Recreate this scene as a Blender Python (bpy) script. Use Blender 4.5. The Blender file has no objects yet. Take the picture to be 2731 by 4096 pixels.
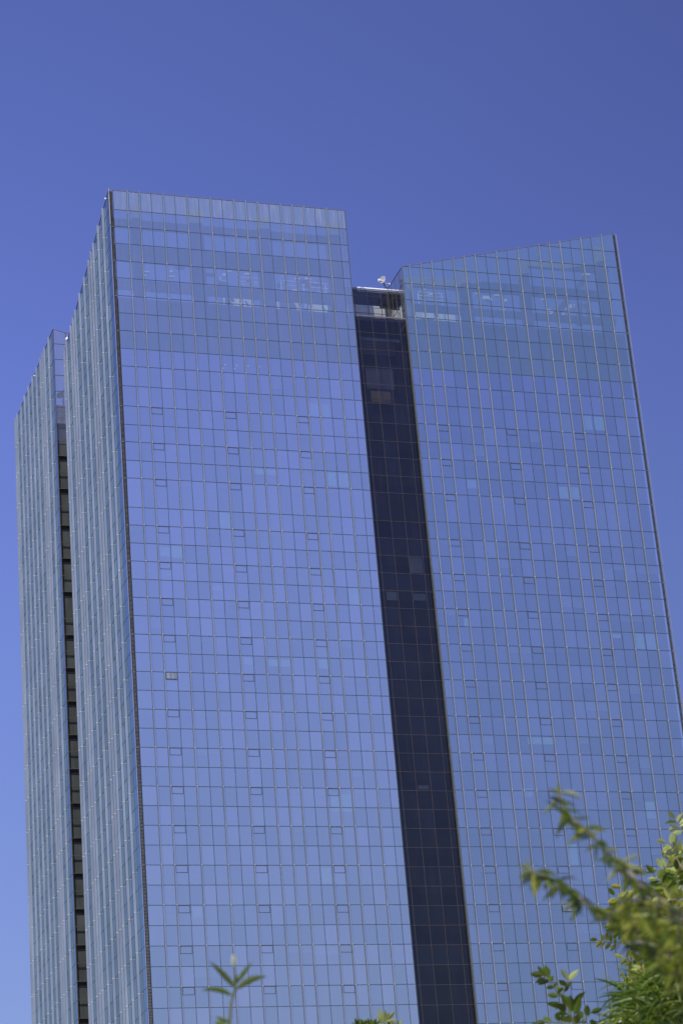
import bpy, bmesh, math, random
from mathutils import Matrix, Vector
random.seed(7)
C = bpy.context.scene.collection
scn = bpy.context.scene
PI = math.pi
GZ = 1.6                      # eye height; building heights below are measured from the eye

# ------------------------------------------------------------------ camera
ROT = [[0.9529914, -0.2925292, -0.0789563], [0.046137, 0.3976427, -0.9163797], [0.2994642, 0.8696591, 0.3924465]]
CAM = Vector((-50.36, -208.821, GZ))
FPX = 9707.070
cam = bpy.data.cameras.new('camera')
cam.sensor_fit = 'VERTICAL'
cam.lens = 85.0
cam.sensor_height = 85.0 * 4096 / FPX
cam.sensor_width = cam.sensor_height * 2731 / 4096
cam.clip_start = 0.1
cam.clip_end = 6000
cam.dof.use_dof = True
cam.dof.focus_distance = 235
cam.dof.aperture_fstop = 7.2
co = bpy.data.objects.new('camera', cam); C.objects.link(co)
Rm = Matrix(ROT)
rx, ry, rz = Rm[0], Rm[1], Rm[2]
co.matrix_world = Matrix(((rx[0], -ry[0], -rz[0], CAM[0]), (rx[1], -ry[1], -rz[1], CAM[1]),
                          (rx[2], -ry[2], -rz[2], CAM[2]), (0, 0, 0, 1)))
scn.camera = co
def at(px, py, d):
    """world point seen d metres away along one viewing direction (used to place the plants at their distances)"""
    v = Rm.transposed() @ Vector(((px-1365.5)/FPX, (py-2048)/FPX, 1.0))
    return CAM + v.normalized() * d

# ------------------------------------------------------------------ light
SUN_DIR = Vector((-0.62, -0.80, 1.20)).normalized()      # towards the sun
elev = math.asin(SUN_DIR.z)
azim = math.atan2(SUN_DIR.x, SUN_DIR.y)
w = bpy.data.worlds.new('World'); scn.world = w; w.use_nodes = True
nt = w.node_tree; nt.nodes.clear()
sky = nt.nodes.new('ShaderNodeTexSky'); sky.sky_type = 'NISHITA'; sky.sun_disc = False
sky.sun_elevation = elev; sky.sun_rotation = azim
sky.altitude = 300; sky.air_density = 1.0; sky.dust_density = 0.25; sky.ozone_density = 2.0
tint = nt.nodes.new('ShaderNodeMix'); tint.data_type = 'RGBA'; tint.blend_type = 'MULTIPLY'
tint.inputs[0].default_value = 1.0
tint.inputs[7].default_value = (1.00, 0.88, 1.50, 1)      # the camera's violet white balance
# added ramp over the sky: dimmed to one side, brighter elsewhere, fixed to the compass
wtc = nt.nodes.new('ShaderNodeTexCoord'); dotn = nt.nodes.new('ShaderNodeVectorMath'); dotn.operation = 'DOT_PRODUCT'
dotn.inputs[1].default_value = (0.68, 0.69, 0.25)
wmr = nt.nodes.new('ShaderNodeMapRange'); wmr.interpolation_type = 'SMOOTHSTEP'
wmr.inputs[1].default_value = 0.77; wmr.inputs[2].default_value = 1.04; wmr.inputs[3].default_value = 1.24; wmr.inputs[4].default_value = 0.70
vsc = nt.nodes.new('ShaderNodeVectorMath'); vsc.operation = 'SCALE'
nt.links.new(wtc.outputs['Generated'], dotn.inputs[0]); nt.links.new(dotn.outputs['Value'], wmr.inputs[0])
bg = nt.nodes.new('ShaderNodeBackground'); bg.inputs[1].default_value = 0.10
ow = nt.nodes.new('ShaderNodeOutputWorld')
nt.links.new(sky.outputs[0], tint.inputs[6]); nt.links.new(tint.outputs[2], vsc.inputs[0]); 
sxyz = nt.nodes.new('ShaderNodeSeparateXYZ'); zr = nt.nodes.new('ShaderNodeMapRange'); zr.interpolation_type = 'SMOOTHSTEP'
zr.inputs[1].default_value = 0.05; zr.inputs[2].default_value = 0.46; zr.inputs[3].default_value = 0.66; zr.inputs[4].default_value = 1.0
zm = nt.nodes.new('ShaderNodeMath'); zm.operation = 'MULTIPLY'
nt.links.new(wtc.outputs['Generated'], sxyz.inputs[0]); nt.links.new(sxyz.outputs['Z'], zr.inputs[0])
z2 = nt.nodes.new('ShaderNodeMapRange'); z2.interpolation_type = 'SMOOTHSTEP'
z2.inputs[1].default_value = 0.34; z2.inputs[2].default_value = 0.66; z2.inputs[3].default_value = 1.08; z2.inputs[4].default_value = 0.85
zq = nt.nodes.new('ShaderNodeMath'); zq.operation = 'MULTIPLY'
nt.links.new(sxyz.outputs['Z'], z2.inputs[0]); nt.links.new(zr.outputs[0], zq.inputs[0]); nt.links.new(z2.outputs[0], zq.inputs[1])
nt.links.new(zq.outputs[0], zm.inputs[0]); nt.links.new(wmr.outputs[0], zm.inputs[1]); nt.links.new(zm.outputs[0], vsc.inputs['Scale']); vio = nt.nodes.new('ShaderNodeMix'); vio.data_type = 'RGBA'; vio.blend_type = 'MULTIPLY'
vio.inputs[7].default_value = (0.78, 0.64, 0.80, 1)
vr = nt.nodes.new('ShaderNodeMapRange'); vr.inputs[1].default_value = 1.0; vr.inputs[2].default_value = 0.70; vr.inputs[3].default_value = 0.0; vr.inputs[4].default_value = 1.0
nt.links.new(wmr.outputs[0], vr.inputs[0]); vz = nt.nodes.new('ShaderNodeMapRange'); vz.inputs[1].default_value = 0.44; vz.inputs[2].default_value = 0.62
vm = nt.nodes.new('ShaderNodeMath'); vm.operation = 'MULTIPLY'
nt.links.new(sxyz.outputs['Z'], vz.inputs[0]); nt.links.new(vz.outputs[0], vm.inputs[0]); nt.links.new(vr.outputs[0], vm.inputs[1]); nt.links.new(vm.outputs[0], vio.inputs[0]); nt.links.new(vsc.outputs[0], vio.inputs[6]); 
# paler, less blue towards the horizon
pal = nt.nodes.new('ShaderNodeMix'); pal.data_type = 'RGBA'; pal.blend_type = 'MULTIPLY'; pal.inputs[7].default_value = (1.0, 1.03, 0.80, 1)
pz = nt.nodes.new('ShaderNodeMapRange'); pz.inputs[1].default_value = 0.46; pz.inputs[2].default_value = 0.20
nt.links.new(sxyz.outputs['Z'], pz.inputs[0]); nt.links.new(pz.outputs[0], pal.inputs[0])
nt.links.new(vio.outputs[2], pal.inputs[6]); nt.links.new(pal.outputs[2], bg.inputs[0]); nt.links.new(bg.outputs[0], ow.inputs[0])
sl = bpy.data.lights.new('sun', 'SUN'); sl.energy = 4.2; sl.angle = math.radians(0.53); sl.color = (1.0, 0.95, 0.88)
so = bpy.data.objects.new('sun', sl); C.objects.link(so)
so.rotation_euler = SUN_DIR.to_track_quat('Z', 'Y').to_euler()
scn.view_settings.view_transform = 'Standard'
scn.view_settings.look = 'None'
scn.view_settings.gamma = 1.0
scn.view_settings.exposure = 0.0
scn.cycles.max_bounces = 10
scn.cycles.transparent_max_bounces = 24
scn.cycles.glossy_bounces = 5

# ------------------------------------------------------------------ materials
def mat(name):
    m = bpy.data.materials.new(name); m.use_nodes = True
    n = m.node_tree; n.nodes.clear()
    o = n.nodes.new('ShaderNodeOutputMaterial')
    return m, n, o
def N(n, t, **kw):
    x = n.nodes.new(t)
    for k, v in kw.items():
        if isinstance(k, str) and hasattr(x, k): setattr(x, k, v)
    return x
def noisy(name, c1, c2, scale=3.0, rough=0.6, metal=0.0, stretch=(1, 1, 1), bump=0.0, detail=6):
    """principled material whose colour wanders between two tones"""
    m, n, o = mat(name)
    p = N(n, 'ShaderNodeBsdfPrincipled'); p.inputs['Roughness'].default_value = rough; p.inputs['Metallic'].default_value = metal
    tc = N(n, 'ShaderNodeTexCoord'); mp = N(n, 'ShaderNodeMapping'); mp.inputs['Scale'].default_value = stretch
    no = N(n, 'ShaderNodeTexNoise'); no.inputs['Scale'].default_value = scale; no.inputs['Detail'].default_value = detail
    cr = N(n, 'ShaderNodeValToRGB')
    cr.color_ramp.elements[0].position = 0.32; cr.color_ramp.elements[1].position = 0.68
    cr.color_ramp.elements[0].color = (*c1, 1); cr.color_ramp.elements[1].color = (*c2, 1)
    L = n.links.new
    L(tc.outputs['Object'], mp.inputs[0]); L(mp.outputs[0], no.inputs['Vector']); L(no.outputs['Fac'], cr.inputs[0])
    L(cr.outputs[0], p.inputs['Base Color']); L(p.outputs[0], o.inputs[0])
    if bump:
        b = N(n, 'ShaderNodeBump'); b.inputs['Strength'].default_value = bump
        L(no.outputs['Fac'], b.inputs['Height']); L(b.outputs[0], p.inputs['Normal'])
    return m
def glass(name, refl, trans, fac, jitter=0.12, edge=0.35, wave=0.004, streak=0.0, hue=None, film=0.012):
    """coated facade glass: a tinted mirror over a tinted see-through pane; every pane differs a little"""
    m, n, o = mat(name); L = n.links.new
    at_ = N(n, 'ShaderNodeAttribute'); at_.attribute_name = 'pane'
    g = N(n, 'ShaderNodeBsdfGlossy'); g.inputs['Roughness'].default_value = 0.03
    t = N(n, 'ShaderNodeBsdfTransparent'); t.inputs[0].default_value = (*trans, 1)
    col = N(n, 'ShaderNodeMix', data_type='RGBA'); col.inputs[6].default_value = (*refl, 1)
    h = hue or tuple(min(1, c*k) for c, k in zip(refl, (1.05, 0.985, 1.0)))
    col.inputs[7].default_value = (*h, 1)
    L(at_.outputs['Fac'], col.inputs[0]); L(col.outputs[2], g.inputs[0])
    lw = N(n, 'ShaderNodeLayerWeight'); lw.inputs[0].default_value = edge
    mr = N(n, 'ShaderNodeMapRange'); mr.inputs[1].default_value = 0.0; mr.inputs[2].default_value = 1.0
    mr.inputs[3].default_value = fac; mr.inputs[4].default_value = min(1.0, fac + 0.33)
    L(lw.outputs['Fresnel'], mr.inputs[0])
    ja = N(n, 'ShaderNodeMath', operation='MULTIPLY_ADD'); ja.inputs[1].default_value = jitter; 
    L(at_.outputs['Fac'], ja.inputs[0]); L(mr.outputs[0], ja.inputs[2])
    tc = N(n, 'ShaderNodeTexCoord')
    no = N(n, 'ShaderNodeTexNoise'); no.inputs['Scale'].default_value = 0.6; no.inputs['Detail'].default_value = 3
    mp = N(n, 'ShaderNodeMapping'); mp.inputs['Scale'].default_value = (1, 1, 0.45)
    L(tc.outputs['Object'], mp.inputs[0]); L(mp.outputs[0], no.inputs['Vector'])
    b = N(n, 'ShaderNodeBump'); b.inputs['Strength'].default_value = 1.0; b.inputs['Distance'].default_value = wave
    L(no.outputs['Fac'], b.inputs['Height']); L(b.outputs[0], g.inputs['Normal'])
    mx = N(n, 'ShaderNodeMixShader'); L(ja.outputs[0], mx.inputs[0]); L(t.outputs[0], mx.inputs[1]); L(g.outputs[0], mx.inputs[2])
    out = mx
    # a film of dust and lime streaks on the pane
    d = N(n, 'ShaderNodeBsdfDiffuse'); d.inputs[0].default_value = (0.55, 0.56, 0.55, 1)
    n2 = N(n, 'ShaderNodeTexNoise'); n2.inputs['Scale'].default_value = 2.2; n2.inputs['Detail'].default_value = 8
    m2 = N(n, 'ShaderNodeMapping'); m2.inputs['Scale'].default_value = (1.6, 1.6, 0.12)
    L(tc.outputs['Object'], m2.inputs[0]); L(m2.outputs[0], n2.inputs['Vector'])
    r2 = N(n, 'ShaderNodeMapRange'); r2.inputs[1].default_value = 0.5; r2.inputs[2].default_value = 0.8
    r2.inputs[3].default_value = film; r2.inputs[4].default_value = film*1.15 + 0.01 + streak
    L(n2.outputs['Fac'], r2.inputs[0])
    m3 = N(n, 'ShaderNodeMixShader'); L(r2.outputs[0], m3.inputs[0]); L(mx.outputs[0], m3.inputs[1]); L(d.outputs[0], m3.inputs[2])
    L(m3.outputs[0], o.inputs[0])
    return m
def leafmat(name, c1, c2, scale=12.0, trans=0.45, rough=0.45):
    m, n, o = mat(name); L = n.links.new
    at_ = N(n, 'ShaderNodeAttribute'); at_.attribute_name = 'pane'
    col = N(n, 'ShaderNodeMix', data_type='RGBA'); col.inputs[6].default_value = (*c1, 1); col.inputs[7].default_value = (*c2, 1)
    tc = N(n, 'ShaderNodeTexCoord'); no = N(n, 'ShaderNodeTexNoise'); no.inputs['Scale'].default_value = scale
    L(tc.outputs['Object'], no.inputs['Vector'])
    ad = N(n, 'ShaderNodeMath', operation='MULTIPLY_ADD'); ad.inputs[1].default_value = 0.5
    sb = N(n, 'ShaderNodeMath', operation='SUBTRACT'); sb.inputs[1].default_value = 0.25
    L(at_.outputs['Fac'], sb.inputs[0]); L(no.outputs['Fac'], ad.inputs[0]); L(sb.outputs[0], ad.inputs[2])
    ad.use_clamp = True
    L(ad.outputs[0], col.inputs[0])
    p = N(n, 'ShaderNodeBsdfPrincipled'); p.inputs['Roughness'].default_value = rough
    t = N(n, 'ShaderNodeBsdfTranslucent')
    L(col.outputs[2], p.inputs['Base Color']); L(col.outputs[2], t.inputs[0])
    mx = N(n, 'ShaderNodeMixShader'); mx.inputs[0].default_value = trans
    L(p.outputs[0], mx.inputs[1]); L(t.outputs[0], mx.inputs[2]); L(mx.outputs[0], o.inputs[0])
    return m
def emit(name, col, s):
    m, n, o = mat(name); e = N(n, 'ShaderNodeEmission'); e.inputs[0].default_value = (*col, 1); e.inputs[1].default_value = s
    n.links.new(e.outputs[0], o.inputs[0]); return m

M = {}
M['glass']  = glass('facade_glass', (0.88, 0.95, 0.94), (0.80, 0.86, 0.86), 0.57, jitter=0.08, film=0.080)
M['glass_b']  = glass('facade_glass_dim_reflection', (0.72, 0.83, 0.85), (0.80, 0.86, 0.86), 0.52, jitter=0.08, film=0.05)  # same glass as the left front; a darker sky reflection is tinted in
M['glass_top'] = glass('screen_glass', (0.78, 0.88, 0.78), (0.56, 0.66, 0.66), 0.56, jitter=0.05, streak=0.03, film=0.07)
M['glass_top_b'] = glass('screen_glass_dim_reflection', (0.62, 0.78, 0.66), (0.54, 0.66, 0.64), 0.56, jitter=0.05, streak=0.03, film=0.05)  # screen glass with that darker reflection put into its tint
M['glass_haze'] = glass('hazy_screen_glass', (0.70, 0.74, 0.66), (0.72, 0.76, 0.74), 0.22, jitter=0.06, streak=0.08, film=0.12)
M['glass_crown'] = glass('crown_glass', (0.74, 0.86, 0.72), (0.60, 0.70, 0.68), 0.50, jitter=0.06, streak=0.24, film=0.17)
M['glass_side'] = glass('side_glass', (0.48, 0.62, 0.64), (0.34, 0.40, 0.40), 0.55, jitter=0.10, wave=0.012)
M['glass_dark'] = glass('dark_glass', (0.10, 0.11, 0.12), (0.62, 0.60, 0.66), 0.34, jitter=0.10)
M['glass_clear'] = glass('clear_glass', (0.6, 0.62, 0.60), (0.88, 0.91, 0.92), 0.07, jitter=0.04, film=0.006)
M['joint']  = noisy('joint_seal', (0.035, 0.05, 0.06), (0.06, 0.075, 0.085), 4, 0.5)
M['coping'] = noisy('coping', (0.16, 0.14, 0.15), (0.24, 0.21, 0.22), 3, 0.5)
M['joint_brown'] = noisy('bronze_joint', (0.07, 0.055, 0.05), (0.11, 0.085, 0.07), 4, 0.5)
M['fin']    = noisy('fin_metal', (0.22, 0.26, 0.34), (0.28, 0.32, 0.41), 0.7, 0.38, 0.25, (1, 1, 0.15), 0.05)
M['fin_side'] = noisy('fin_pale_blue', (0.26, 0.30, 0.37), (0.36, 0.40, 0.46), 0.5, 0.20, 0.25, (1, 1, 0.35), 0.35)
M['joint_side'] = noisy('joint_side', (0.07, 0.10, 0.13), (0.10, 0.14, 0.17), 4, 0.5)
M['fincap'] = noisy('fin_clip', (0.48, 0.46, 0.40), (0.60, 0.57, 0.50), 5, 0.5)
M['louvre'] = noisy('louvre_metal', (0.13, 0.132, 0.14), (0.20, 0.20, 0.21), 2, 0.6)
M['teal']   = noisy('teal_grey_profile', (0.10, 0.14, 0.14), (0.15, 0.19, 0.19), 3, 0.4)
M['room_dark'] = noisy('room_dark', (0.02, 0.023, 0.028), (0.045, 0.05, 0.055), 1.2, 0.8)
M['black']  = noisy('shadow_gap', (0.008, 0.008, 0.01), (0.015, 0.015, 0.018), 2, 0.8)
M['cover']  = noisy('metal_cover', (0.34, 0.31, 0.25), (0.46, 0.43, 0.36), 2, 0.5, 0.2)
M['steel']  = noisy('frame_steel', (0.15, 0.18, 0.20), (0.21, 0.24, 0.26), 0.8, 0.7)
M['slab']   = noisy('slab_concrete', (0.05, 0.05, 0.055), (0.09, 0.09, 0.09), 0.5, 0.9)
M['core']   = noisy('dark_interior', (0.018, 0.02, 0.028), (0.035, 0.038, 0.045), 0.3, 0.9)
M['wall']   = noisy('pale_plaster', (0.66, 0.66, 0.64), (0.78, 0.78, 0.74), 0.6, 0.85)
M['soffit'] = noisy('grey_soffit', (0.10, 0.10, 0.12), (0.16, 0.16, 0.18), 0.5, 0.85)
M['white']  = noisy('white_paint', (0.74, 0.75, 0.76), (0.84, 0.84, 0.84), 1.0, 0.5)
M['blind']  = noisy('pale_blind', (0.42, 0.74, 0.72), (0.50, 0.80, 0.76), 0.8, 0.8)
M['blind_dim'] = noisy('grey_blind', (0.16, 0.22, 0.25), (0.26, 0.33, 0.36), 0.8, 0.8)
M['olive']  = noisy('olive_panel', (0.09, 0.10, 0.09), (0.15, 0.16, 0.14), 0.9, 0.8, 0, (1, 1, 0.4))
M['dish']   = noisy('dish_grey', (0.38, 0.37, 0.33), (0.48, 0.47, 0.42), 6, 0.6)
M['darkmetal'] = noisy('dark_metal', (0.03, 0.035, 0.04), (0.05, 0.055, 0.06), 6, 0.5, 0.4)
M['lamp']   = emit('lamp_tube', (1.0, 0.78, 0.66), 0.45)
M['room']   = noisy('room_wall', (0.16, 0.18, 0.22), (0.34, 0.36, 0.40), 0.5, 0.9, 0, (1.5, 1, 0.4))
M['wood']   = noisy('wood_panel', (0.34, 0.27, 0.10), (0.42, 0.33, 0.13), 1.0, 0.8)
M['ground'] = noisy('paving', (0.10, 0.10, 0.095), (0.16, 0.155, 0.15), 0.4, 0.9)

# ------------------------------------------------------------------ object helpers
def setp(o, label=None, cat=None, group=None, kind=None):
    if label: o['label'] = label
    if cat: o['category'] = cat
    if group: o['group'] = group
    if kind: o['kind'] = kind
    return o
def thing(name, loc, label, cat, group=None):
    o = bpy.data.objects.new(name, None); C.objects.link(o); o.location = loc
    o.empty_display_size = 0.3
    return setp(o, label, cat, group)
class MB:
    def __init__(s): s.v = []; s.f = []; s.m = []; s.a = []
    def face(s, pts, mi=0, a=0.5):
        b = len(s.v); s.v += [tuple(p) for p in pts]; s.f.append(tuple(range(b, b+len(pts)))); s.m.append(mi); s.a.append(a)
    def mesh(s, pts, faces, mi=0, a=0.5):
        b = len(s.v); s.v += [tuple(p) for p in pts]
        for f in faces: s.f.append(tuple(b+i for i in f)); s.m.append(mi); s.a.append(a)
    def box(s, x0, x1, y0, y1, z0, z1, mi=0):
        p = [(x, y, z) for x in (x0, x1) for y in (y0, y1) for z in (z0, z1)]
        s.mesh(p, [(0, 1, 3, 2), (4, 6, 7, 5), (0, 4, 5, 1), (2, 3, 7, 6), (0, 2, 6, 4), (1, 5, 7, 3)], mi)
    def hexa(s, lo, hi, mi=0, a=0.5):
        """prism from two matching loops"""
        n = len(lo); p = list(lo) + list(hi)
        fs = [tuple(range(n))[::-1], tuple(range(n, 2*n))] + [(i, (i+1) % n, n+(i+1) % n, n+i) for i in range(n)]
        s.mesh(p, fs, mi, a)
    def tube(s, pts, rads, seg=7, mi=0, cap=True, a=0.5):
        pts = [Vector(p) for p in pts]; rings = []
        up = Vector((0.13, 0.31, 0.94))
        for i, p in enumerate(pts):
            d = (pts[min(i+1, len(pts)-1)] - pts[max(i-1, 0)]).normalized()
            u = d.cross(up)
            if u.length < 0.05: u = d.cross(Vector((1, 0, 0)))
            u.normalize(); v = d.cross(u)
            r = rads[i] if hasattr(rads, '__len__') else rads
            rings.append([p + r*(math.cos(2*PI*k/seg)*u + math.sin(2*PI*k/seg)*v) for k in range(seg)])
        vs = [q for rr in rings for q in rr]; fs = []
        for i in range(len(pts)-1):
            for k in range(seg):
                fs.append((i*seg+k, i*seg+(k+1) % seg, (i+1)*seg+(k+1) % seg, (i+1)*seg+k))
        if cap: fs += [tuple(range(seg))[::-1], tuple((len(pts)-1)*seg+k for k in range(seg))]
        s.mesh(vs, fs, mi, a)
    def build(s, name, mats, parent=None, smooth=False, **kw):
        me = bpy.data.meshes.new(name); me.from_pydata(s.v, [], s.f)
        if not isinstance(mats, (list, tuple)): mats = [mats]
        for m in mats: me.materials.append(m)
        me.polygons.foreach_set('material_index', s.m)
        at_ = me.attributes.new('pane', 'FLOAT', 'FACE'); at_.data.foreach_set('value', s.a)
        if smooth: me.polygons.foreach_set('use_smooth', [True]*len(s.f))
        me.update()
        o = bpy.data.objects.new(name, me); C.objects.link(o)
        if parent is not None:
            o.parent = parent
            # parts are modelled in world coordinates: undo the parents' offsets (all are pure translations)
            off = Vector(); q = parent
            while q is not None: off += q.location; q = q.parent
            o.location = -off
        return setp(o, **kw)

# ------------------------------------------------------------------ ground and sky
g = MB(); g.face([(-3000, -3000, 0), (3000, -3000, 0), (3000, 3000, 0), (-3000, 3000, 0)])
g.build('ground', M['ground'], kind='structure')

# ------------------------------------------------------------------ the tower
Z = lambda z: z + GZ
TOP = 128.95
rows = [128.98, 126.69, 124.74, 122.76, 120.77, 118.81, 116.78, 114.83, 112.86, 110.87, 108.91, 106.72, 104.53,
        102.51, 100.65, 98.65, 96.77, 93.68, 91.82, 89.95, 88.08]
while rows[-1] > 3: rows.append(rows[-1] - 1.861)
rows = [Z(r) for r in rows[:-1]] + [0.0]
ZONE = 9                      # rows above this line have the clearer, bluer glass
SLOPE = 0.2525
def clip(poly, a, b):
    """keep the part of a (u,z) polygon below z = a + b*u"""
    out = []
    for i in range(len(poly)):
        p, q = poly[i], poly[(i+1) % len(poly)]
        dp = p[1] - (a+b*p[0]); dq = q[1] - (a+b*q[0])
        if dp <= 0: out.append(p)
        if dp*dq < 0:
            t = dp/(dp-dq); out.append((p[0]+(q[0]-p[0])*t, p[1]+(q[1]-p[1])*t))
    return out
class Face:
    """one curtain wall: O + u*U, outward normal n; the top edge is z = ta + tb*u"""
    def __init__(s, O, U, n, cols, ta, tb, zb=0.0):
        s.O = Vector(O); s.U = Vector(U); s.n = Vector(n); s.cols = cols; s.ta = ta; s.tb = tb; s.zb = zb
    def P(s, u, z, d=0.0):
        p = s.O + s.U*u + s.n*d; return (p.x, p.y, z)
    def top(s, u): return s.ta + s.tb*u
    def bar(s, mb, u0, u1, z0, z1, d0, d1, mi=0):
        lo = [s.P(u0, z0, d0), s.P(u1, z0, d0), s.P(u1, z0, d1), s.P(u0, z0, d1)]
        hi = [s.P(u0, z1, d0), s.P(u1, z1, d0), s.P(u1, z1, d1), s.P(u0, z1, d1)]
        mb.hexa(lo, hi, mi)
    def glass(s, mb, mi_of_row, rws=rows, only=None):
        for i in range(len(s.cols)-1):
            for j in range(len(rws)-1):
                z1, z0 = (rws[j] if j else rws[0]+9), rws[j+1]
                poly = clip([(s.cols[i], z0), (s.cols[i+1], z0), (s.cols[i+1], z1), (s.cols[i], z1)], s.ta, s.tb)
                poly = [p for p in poly if p[1] >= s.zb-1e-6] if s.zb <= z0 else []
                if len(poly) < 3: continue
                # each pane sits a hair out of plane, so each mirrors a slightly different bit of sky
                tu, tz = random.gauss(0, 0.0016), random.gauss(0, 0.0016)
                cu, cz = (s.cols[i]+s.cols[i+1])/2, (z0+min(z1, s.top(s.cols[i])))/2
                mb.face([s.P(u, z, -0.006+(u-cu)*tu+(z-cz)*tz) for u, z in poly], mi_of_row(j, i), random.random()**1.6)
    def grid(s, mb, rws=rows, fins=(), wv=0.045, wh=0.05, d=0.012):
        for j in range(1, len(rws)-1):
            z = rws[j]
            if z < s.zb: continue
            u0, u1 = s.cols[0], s.cols[-1]
            if z > min(s.top(u0), s.top(u1)):
                if z > max(s.top(u0), s.top(u1)): continue
                ux = (z-s.ta)/s.tb
                if s.top(u1) > s.top(u0): u0 = ux
                else: u1 = ux
            s.bar(mb, u0, u1, z-wh/2, z+wh/2, -0.03, d)
        for i, u in enumerate(s.cols):
            if i in fins:                                  # dark strip under each fin, painted for its shaded side
                if s.n.y: s.bar(mb, u-.065, u+.065, s.zb, s.top(u)-0.01, -0.035, d+0.001)
                continue
            s.bar(mb, u-wv/2, u+wv/2, s.zb, s.top(u)-0.01, -0.035, d+0.003)
        u0, u1 = s.cols[0], s.cols[-1]                     # coping along the top edge
        a, b = s.top(u0), s.top(u1)
        mb.hexa([s.P(u0, a-.03, -.06), s.P(u1, b-.03, -.06), s.P(u1, b-.03, .03), s.P(u0, a-.03, .03)],
                [s.P(u0, a+.02, -.06), s.P(u1, b+.02, -.06), s.P(u1, b+.02, .03), s.P(u0, a+.02, .03)], 1)
def fin(fc, u, depth, thick, parent, mats, clip_rows, over=0.0, phase=0):
    mb = MB(); zt = fc.top(u) + over
    # the fin is a stack of storey-high blades, each a touch out of line with the next
    rr = [r for k, r in enumerate(clip_rows) if (k + phase) % 2 == 0 and r < zt-0.4]
    zs = [zt] + rr + ([0.0] if not rr or rr[-1] > 0.1 else [])
    for a, b in zip(zs[:-1], zs[1:]):
        o = random.gauss(0, 0.004)
        tt = thick/2
        k = random.gauss(0, 0.010)
        lo = [fc.P(u-tt, b+.012, 0.012), fc.P(u+tt, b+.012, 0.012), fc.P(u+tt+o+k, b+.012, depth), fc.P(u-tt+o+k, b+.012, depth)]
        hi = [fc.P(u-tt, a-.012, 0.012), fc.P(u+tt, a-.012, 0.012), fc.P(u+tt+o-k, a-.012, depth), fc.P(u-tt+o-k, a-.012, depth)]
        mb.hexa(lo, hi, 0)
    for z in rr:
        if z > 0.1: fc.bar(mb, u-tt-.006, u+tt+.006, z-.03, z+.03, 0.013, depth+.006, 1)
    return mb.build('fin', mats, parent)

tower = thing('office_tower', (27.4, 27.4, 0), 'tall blue glass office tower with sloped tops, two slots and vertical fins', 'skyscraper')

def colset(first, module_start, n, end):
    return [first] + [module_start + 1.25*k for k in range(n)] + [end]
A_cols = colset(0.0, 1.458, 19, 24.76)
B_cols = [v-0.0 for v in colset(30.53, 31.345, 19, 55.29)]
L_cols = colset(0.02, 1.235, 19, 24.45)
M_cols = colset(29.87, 30.80, 19, 54.05)
T_A = {1, 2, 4, 6, 8, 10, 11, 12, 14, 15, 16, 18}
T_B = {1, 2, 3, 5, 6, 7, 9, 11, 13, 14, 15, 17, 19}
L_F = [2, 4, 6, 7, 8, 10, 12, 14, 15, 16, 18, 19]
M_F = [2, 4, 5, 6, 8, 10, 12, 14, 16, 18, 19]
LX = -0.458

def block(nm, label):
    return None
mi_front = lambda j, i: (2 if j < 1 else 1) if j < ZONE else 0
fa = Face((0, 0, 0), (1, 0, 0), (0, -1, 0), A_cols, Z(TOP), 0.0)
fb = Face((0, 0, 0), (1, 0, 0), (0, -1, 0), B_cols, Z(122.73 - SLOPE*30.53), SLOPE)
fl = Face((LX, 0, 0), (0, 1, 0), (-1, 0, 0), L_cols, Z(128.93), -SLOPE)
fm = Face((LX, 0, 0), (0, 1, 0), (-1, 0, 0), M_cols, Z(128.55), 0.0)

FRONT_VENTS = [r for r in range(12, len(rows)-2, 2)]
def curtain(fc, name, mats, fins, fdepth, vents, mi, label=None, phase=0, fthick=0.068, over=0.0):
    mb = MB(); fc.glass(mb, mi)
    w_ = mb.build(name, mats, tower, label=label)
    g_ = MB(); fc.grid(g_, fins=fins); g_.build('joint_grid', [M['joint'] if fc.n.y else M['joint_side'], M['coping']], w_)
    for i in sorted(fins):
        fin(fc, fc.cols[i], fdepth, fthick, w_, [M['fin'] if fc.n.y else M['fin_side'], M['fincap']], rows, over=over, phase=phase)
    return w_
wa = curtain(fa, 'curtain_wall', [M['glass'], M['glass_top'], M['glass_crown']], T_A, 0.20, True, mi_front, over=0.06)
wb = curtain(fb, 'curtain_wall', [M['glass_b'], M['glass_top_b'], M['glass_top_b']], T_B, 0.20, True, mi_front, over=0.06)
wl = curtain(fl, 'curtain_wall', [M['glass_side'], M['glass_side'], M['glass_side']], set(L_F), 0.235, False, mi_front, over=-0.05, fthick=0.05)
wm = curtain(fm, 'curtain_wall', [M['glass_side'], M['glass_side'], M['glass_side']], set(M_F), 0.235, False, mi_front, over=0.08, fthick=0.05)

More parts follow.
